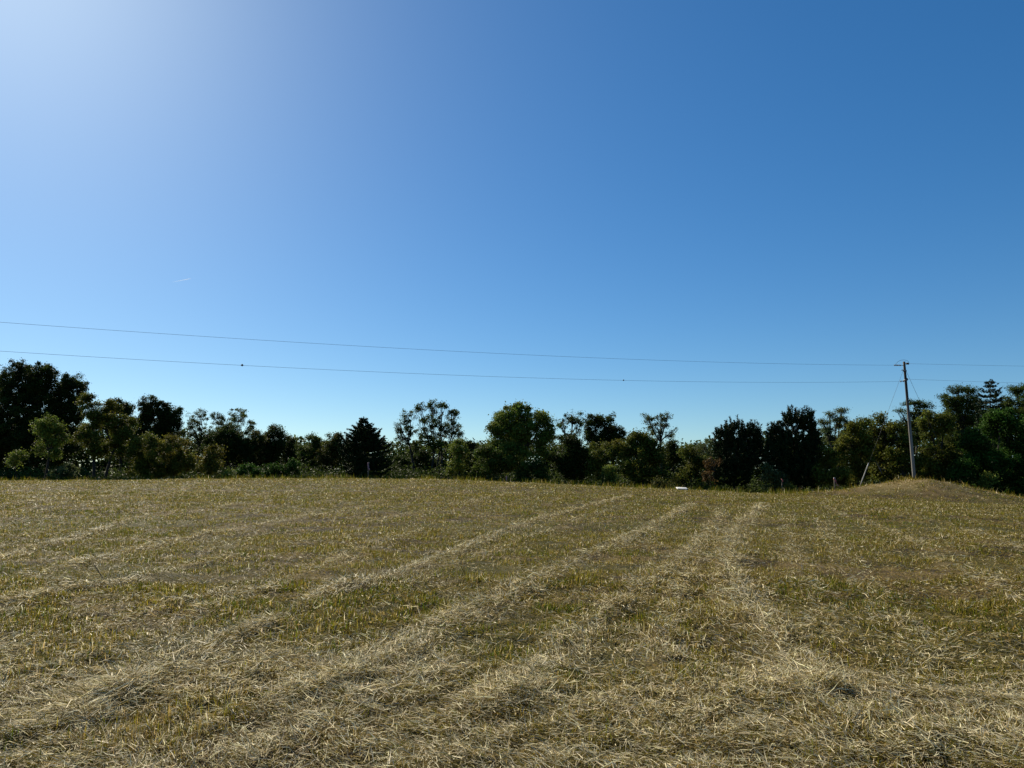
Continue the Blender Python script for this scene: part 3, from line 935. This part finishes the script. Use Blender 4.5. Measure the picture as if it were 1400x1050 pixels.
# steel bands and brackets
for py in (507, 519.8):
    c = on_pole(py); ax = (PT - PB) / np.linalg.norm(PT - PB)
    T = Tubes(); T.add(np.array((c - ax * .05, c + ax * .05)), (.138, .138), 14)
    T.build("steel_band", M_STEEL, pole, PB, False)
T = Tubes(); T.box(pg + np.array((-.2, 0, .06)), (.16, .06, .06))
T.build("guy_bracket", M_STEEL, pole, PB, False)
# jumper looping over the pole top
J = np.array([at(1224, 498.4, 61.7), at(1227.5, 494.6, 61.75), at(1231.5, 492.5, 61.8), at(1236, 492.0, 61.85), at(1240, 492.8, 61.95), at(1242.5, 494.9, 62.05), at(1242.6, 497.1, 62.1)])
T = Tubes(); T.add(J, np.full(7, .012), 5)
T.build("jumper_wire", M_WIRE, pole, PB)
# guy wires
gx_, gy_ = at(1174.5, 668, 63.0)[0], 63.0
GA = np.array((gx_, gy_, float(height(np.array([gx_]), np.array([gy_]))[0])))
g0 = pg + np.array((-.13, 0, .04))
T = Tubes(); T.add(np.array((g0, GA + (0, 0, -.1))), (.009, .009), 5)
gw = T.build("guy_wire", M_WIRE, pole, PB)
gd = (g0 - GA) / np.linalg.norm(g0 - GA)
T = Tubes()
Lg = 2.25
T.add(np.array([GA + gd * u_ for u_ in (.06, .5, 1.2, 1.9, Lg)]), (.028, .038, .040, .040, .036), 8)
T.build("guard_tube", M_GUARD, pole, PB)
GB = np.array((at(1322, 660, 75)[0], 75.0, 0)); GB[2] = float(macro(GB[:1], GB[1:2])[0])
T = Tubes(); T.add(np.array((pg + np.array((.12, .03, 0)), GB)), (.011, .011), 5)
T.build("guy_wire", M_WIRE, pole, PB)

# ------------------------------------------------------------------ power lines
def line_through(name, label, p0, mids, extend):
    """a hanging wire through points; the last leg runs on beyond the photograph"""
    P = [p0] + mids
    P = np.array(P)
    # quadratic in arc parameter through start, middle, end
    s_ = np.array([0, np.linalg.norm(P[1] - P[0]), 0.]); s_[2] = s_[1] + np.linalg.norm(P[2] - P[1])
    tt_ = np.linspace(0, s_[2] * extend, 90)
    out = np.stack([np.polyval(np.polyfit(s_, P[:, k_], 2), tt_) for k_ in range(3)], -1)
    T = Tubes(); T.add(out, np.full(len(out), .007), 5)
    o = T.build(name, M_WIRE, None, p0)
    o.location = p0
    tag(o, label, "power line", "wires on the utility pole")
    return out


def on_line(p0, p1, px):
    """Y where the straight plan of a line crosses an image column"""
    k_ = (px - 700) / FPX / 1.0
    best, bd = None, 1e9
    for u_ in np.linspace(0, 1.3, 1300):
        q_ = p0 + (p1 - p0) * u_
        d_ = abs(q_[0] - at(px, 500, q_[1])[0])
        if d_ < bd: best, bd = q_[1], d_
    return best


uE = at(0, 440.5, 35.5); uY = on_line(UL0, uE, 640)
lE = at(0, 480.0, 35.5); lY = on_line(LL0, lE, 640)
W1 = line_through("power_line", "upper wire running left from the pole across the sky", UL0, [at(640, 481.2, uY), uE], 1.55)
W2 = line_through("power_line", "lower wire running left from the pole, carrying two small dark markers", LL0, [at(640, 513.6, lY), lE], 1.55)
rE = at(1400, 500.6, 62.8)
W3 = line_through("power_line", "upper wire running right from the pole out of the photo", UR0, [at(1321, 499.0, 62.45), rE], 5)
W4 = line_through("power_line", "lower wire running right from the pole past the locust tops", LR0, [at(1320, 521.2, 62.4), at(1400, 523.8, 62.75)], 5)


def marker(px, size, label):
    # the point of the lower left wire in this image column
    col_px = np.array([700 + FPX * q[0] / (q[1] * math.cos(PITCH) + (q[2] - EYE) * math.sin(PITCH)) for q in W2])
    c = np.array([np.interp(px, col_px[::-1], W2[::-1, k_]) for k_ in range(3)])
    T = Tubes()
    a_ = np.linspace(-1, 1, 9)
    d_ = np.array((0, 0, 1.))
    T.add(c + d_ * (a_[:, None] * size * .62 + .012), np.sqrt(np.clip(1 - a_ ** 2, .02, 1)) * size * .5, 10)
    dirw = (W2[1] - W2[0]) / np.linalg.norm(W2[1] - W2[0])
    T.add(np.array((c - dirw * size * .7, c + dirw * size * .7)), (.018, .018), 8)
    o = T.build("wire_marker", M_BIRD, None, c); o.location = c
    tag(o, label, "marker", "markers on the lower wire")


marker(331, .105, "small dark marker on the lower wire above the domed airy tree")
marker(852.5, .085, "small dark marker on the lower wire above the dark dome-shaped tree")


# ------------------------------------------------------------------ survey stakes
def stake(px, base_py, top_py, depth, label, ribbon_px, tip_paint=True, rmat=M_RED, wpx=1.6, post=True):
    x_ = at(px, base_py, depth)[0]
    zb = float(height(np.array([x_]), np.array([depth]))[0])
    O = np.array((x_, depth, zb))
    zt = at(px, top_py, depth)[2]
    root = empty("survey_stake", O, label, "stake", "flagged stakes at the field edge")
    w_ = wpx * depth / FPX
    T = Tubes()
    h_ = zt - zb
    T.box(O + (0, 0, h_ * .42 - .05), (w_, .04, h_ * .84 + .1))
    # slightly narrowed head
    T.add(np.array((O + (0, 0, h_ * .84), O + (0, 0, h_ * .97), O + (0, 0, h_))), (w_ * .62, w_ * .6, w_ * .3), 4)
    T.build("post", M_STAKE, root, O, False)
    if tip_paint:
        T = Tubes()
        T.box(O + (0, 0, h_ * .93), (w_ * 1.25, .052, h_ * .16))
        T.build("painted_tip", M_PAINT, root, O, False)
    # strip of flagging tied near the top, hanging and curling away
    pts = np.array([at(q[0], q[1], depth - .06) for q in ribbon_px])
    pts[:, 1] += np.linspace(0, -.10, len(pts))
    k_ = len(pts)
    t_ = np.linspace(0, k_ - 1, 12)
    P_ = np.stack([np.interp(t_, np.arange(k_), pts[:, c_]) for c_ in range(3)], -1)
    P_[:, 1] += .03 * np.sin(np.linspace(0, 7, 12))
    wv = .5 * (1.7 + .5 * np.sin(np.linspace(0, 9, 12))) * depth / FPX
    side = np.stack((np.cos(np.linspace(.2, 1.0, 12)), np.sin(np.linspace(.2, 1.0, 12)), np.zeros(12)), -1) * wv[:, None]
    th = np.array((0, .004, 0))
    V = np.concatenate((P_ - side - th, P_ + side - th, P_ - side + th, P_ + side + th))
    F = []
    for q in range(11):
        A, B, Cc, D = q, q + 12, q + 24, q + 36
        F += [(A, B, B + 1, A + 1), (Cc, Cc + 1, D + 1, D), (A, A + 1, Cc + 1, Cc), (B, D, D + 1, B + 1)]
    F += [(0, 24, 36, 12), (11, 23, 47, 35)]
    mesh_np("ribbon", V - O, [np.array(F)], rmat, None, root)
    # knot round the post
    T = Tubes()
    c = np.array((x_, depth, pts[0][2]))
    T.box(c, (w_ * 1.5, .075, .07))
    T.build("knot", rmat, root, O, False)


stake(503.2, 653.5, 632, 72.5, "tall thin stake with faded pink ribbon in front of the conifer",
      [(503, 633), (503.2, 636.5), (504.2, 639.5), (505.6, 643)], False, M_PINK)
stake(692.4, 658.8, 650.5, 70.0, "shortest stake, pink-flagged, at the foot of the big rounded tree",
      [(692.3, 652), (692.4, 654.5), (692.4, 657.5)], False, M_PINK, 1.2)
stake(1141.8, 674.5, 653, 62.0, "stake with whitish tip and red ribbon at the left foot of the mound",
      [(1141.8, 655), (1142.8, 659), (1144, 662.5), (1145.8, 666)], True, M_RED)
stake(1069.7, 676.5, 654.5, 65.0, "dim stake with a scrap of red ribbon beside the upright pine",
      [(1069.5, 655.5), (1069.7, 657), (1069.8, 659)], False, M_RED, .6)

# ------------------------------------------------------------------ white board and pale scrap
def board(px, py, depth, size, rot, mat, label, name="board", lip=True):
    c = at(px, py, depth)
    zb = float(height(c[:1], c[1:2])[0])
    c[2] = zb + .17
    rx_, ry_, rz_ = rot
    from mathutils import Euler
    Rm = np.array(Euler(rot).to_matrix())
    T = Tubes()
    T.box((0, 0, 0), size)
    if lip:                                   # folded rim round the underside
        L_, D_, H_ = size
        T.box((0, -D_ / 2 + .012, -H_ / 2 - .022), (L_ - .004, .02, .044))
        T.box((-L_ / 2 + .012, 0, -H_ / 2 - .022), (.02, D_ - .05, .044))
        T.box((L_ / 2 - .012, 0, -H_ / 2 - .022), (.02, D_ - .05, .044))
    o = T.build(name, mat, None, (0, 0, 0), False)
    me = o.data
    vv = np.array([v.co[:] for v in me.vertices]) @ Rm.T
    me.vertices.foreach_set("co", vv.ravel().astype(np.float32)); me.update()
    o.location = c
    bv = o.modifiers.new("bevel", 'BEVEL'); bv.width = .008; bv.segments = 2
    tag(o, label, "board")


board(932.2, 668.5, 62.0, (.84, .56, .035), (R(11), R(2.2), R(3)), M_WHITE, "bright white board lying tilted on the grass at the field edge")
board(957.6, 661.8, 66.5, (.26, .16, .03), (R(24), R(8), R(-5)), M_SCRAP, "small dull pinkish board in dark brush right of the white board", lip=False)

# ------------------------------------------------------------------ dark dead stalk in the stubble, left foreground
bx_, by_ = ground_hit(144.5, 797)
bz_ = float(height(np.array([bx_]), np.array([by_]))[0])
O = np.array((bx_, by_, bz_))
T = Tubes()
rg = np.random.default_rng(77)
tipp = at(128.5, 773, by_ + .02)
T.add(curve(O + (0, 0, .0), tipp, rg, 8, .0, .03), np.linspace(.0085, .0045, 8), 6)
midp = O + (tipp - O) * .62
T.add(curve(midp, midp + np.array((.015, .01, .06)), rg, 4, 0, .1), np.linspace(.004, .002, 4), 5)
a_ = np.linspace(-1, 1, 7)
T.add(O + np.stack((a_ * .035 + .01, np.zeros(7), .02 + .012 * np.sin(a_ * 4)), -1), np.sqrt(np.clip(1 - a_ ** 2, .05, 1)) * .03, 8)
o = T.build("dead_stalk", M_TWIG, None, O); o.location = O
tag(o, "dark dead stalk leaning out of the stubble, left foreground", "stalk")

# ------------------------------------------------------------------ short contrail, kilometres away
mc, n, p = new_mat("ice_trail")
tc = n.nodes.new("ShaderNodeTexCoord"); sp = n.nodes.new("ShaderNodeSeparateXYZ")
n.links.new(tc.outputs["Generated"], sp.inputs[0])
p.inputs["Base Color"].default_value = (.9, .9, .9, 1); p.inputs["Roughness"].default_value = 1
trl = n.nodes.new("ShaderNodeBsdfTranslucent"); trl.inputs[0].default_value = (.9, .9, .9, 1)
mx1 = n.nodes.new("ShaderNodeMixShader"); mx1.inputs[0].default_value = .5
n.links.new(p.outputs[0], mx1.inputs[1]); n.links.new(trl.outputs[0], mx1.inputs[2])
tp_ = n.nodes.new("ShaderNodeBsdfTransparent")
mx2 = n.nodes.new("ShaderNodeMixShader")
mp_ = n.nodes.new("ShaderNodeMapRange"); mp_.inputs[3].default_value = 0; mp_.inputs[4].default_value = .3
n.links.new(sp.outputs[0], mp_.inputs[0]); n.links.new(mp_.outputs[0], mx2.inputs[0])
n.links.new(tp_.outputs[0], mx2.inputs[1]); n.links.new(mx1.outputs[0], mx2.inputs[2])
n.links.new(mx2.outputs[0], n.nodes["Material Output"].inputs["Surface"])
A0, A1 = at(234, 386, 20000), at(261, 380.8, 20000)
T = Tubes()
tt_ = np.linspace(0, 1, 12)
T.add(A0 + (A1 - A0) * tt_[:, None], np.interp(tt_, (0, .8, .96, 1), (12, 9, 7, 2)), 10)
o = T.build("contrail", mc, None, A0); o.location = A0
tag(o, "short thin white contrail in the blue sky above the wires", "contrail")
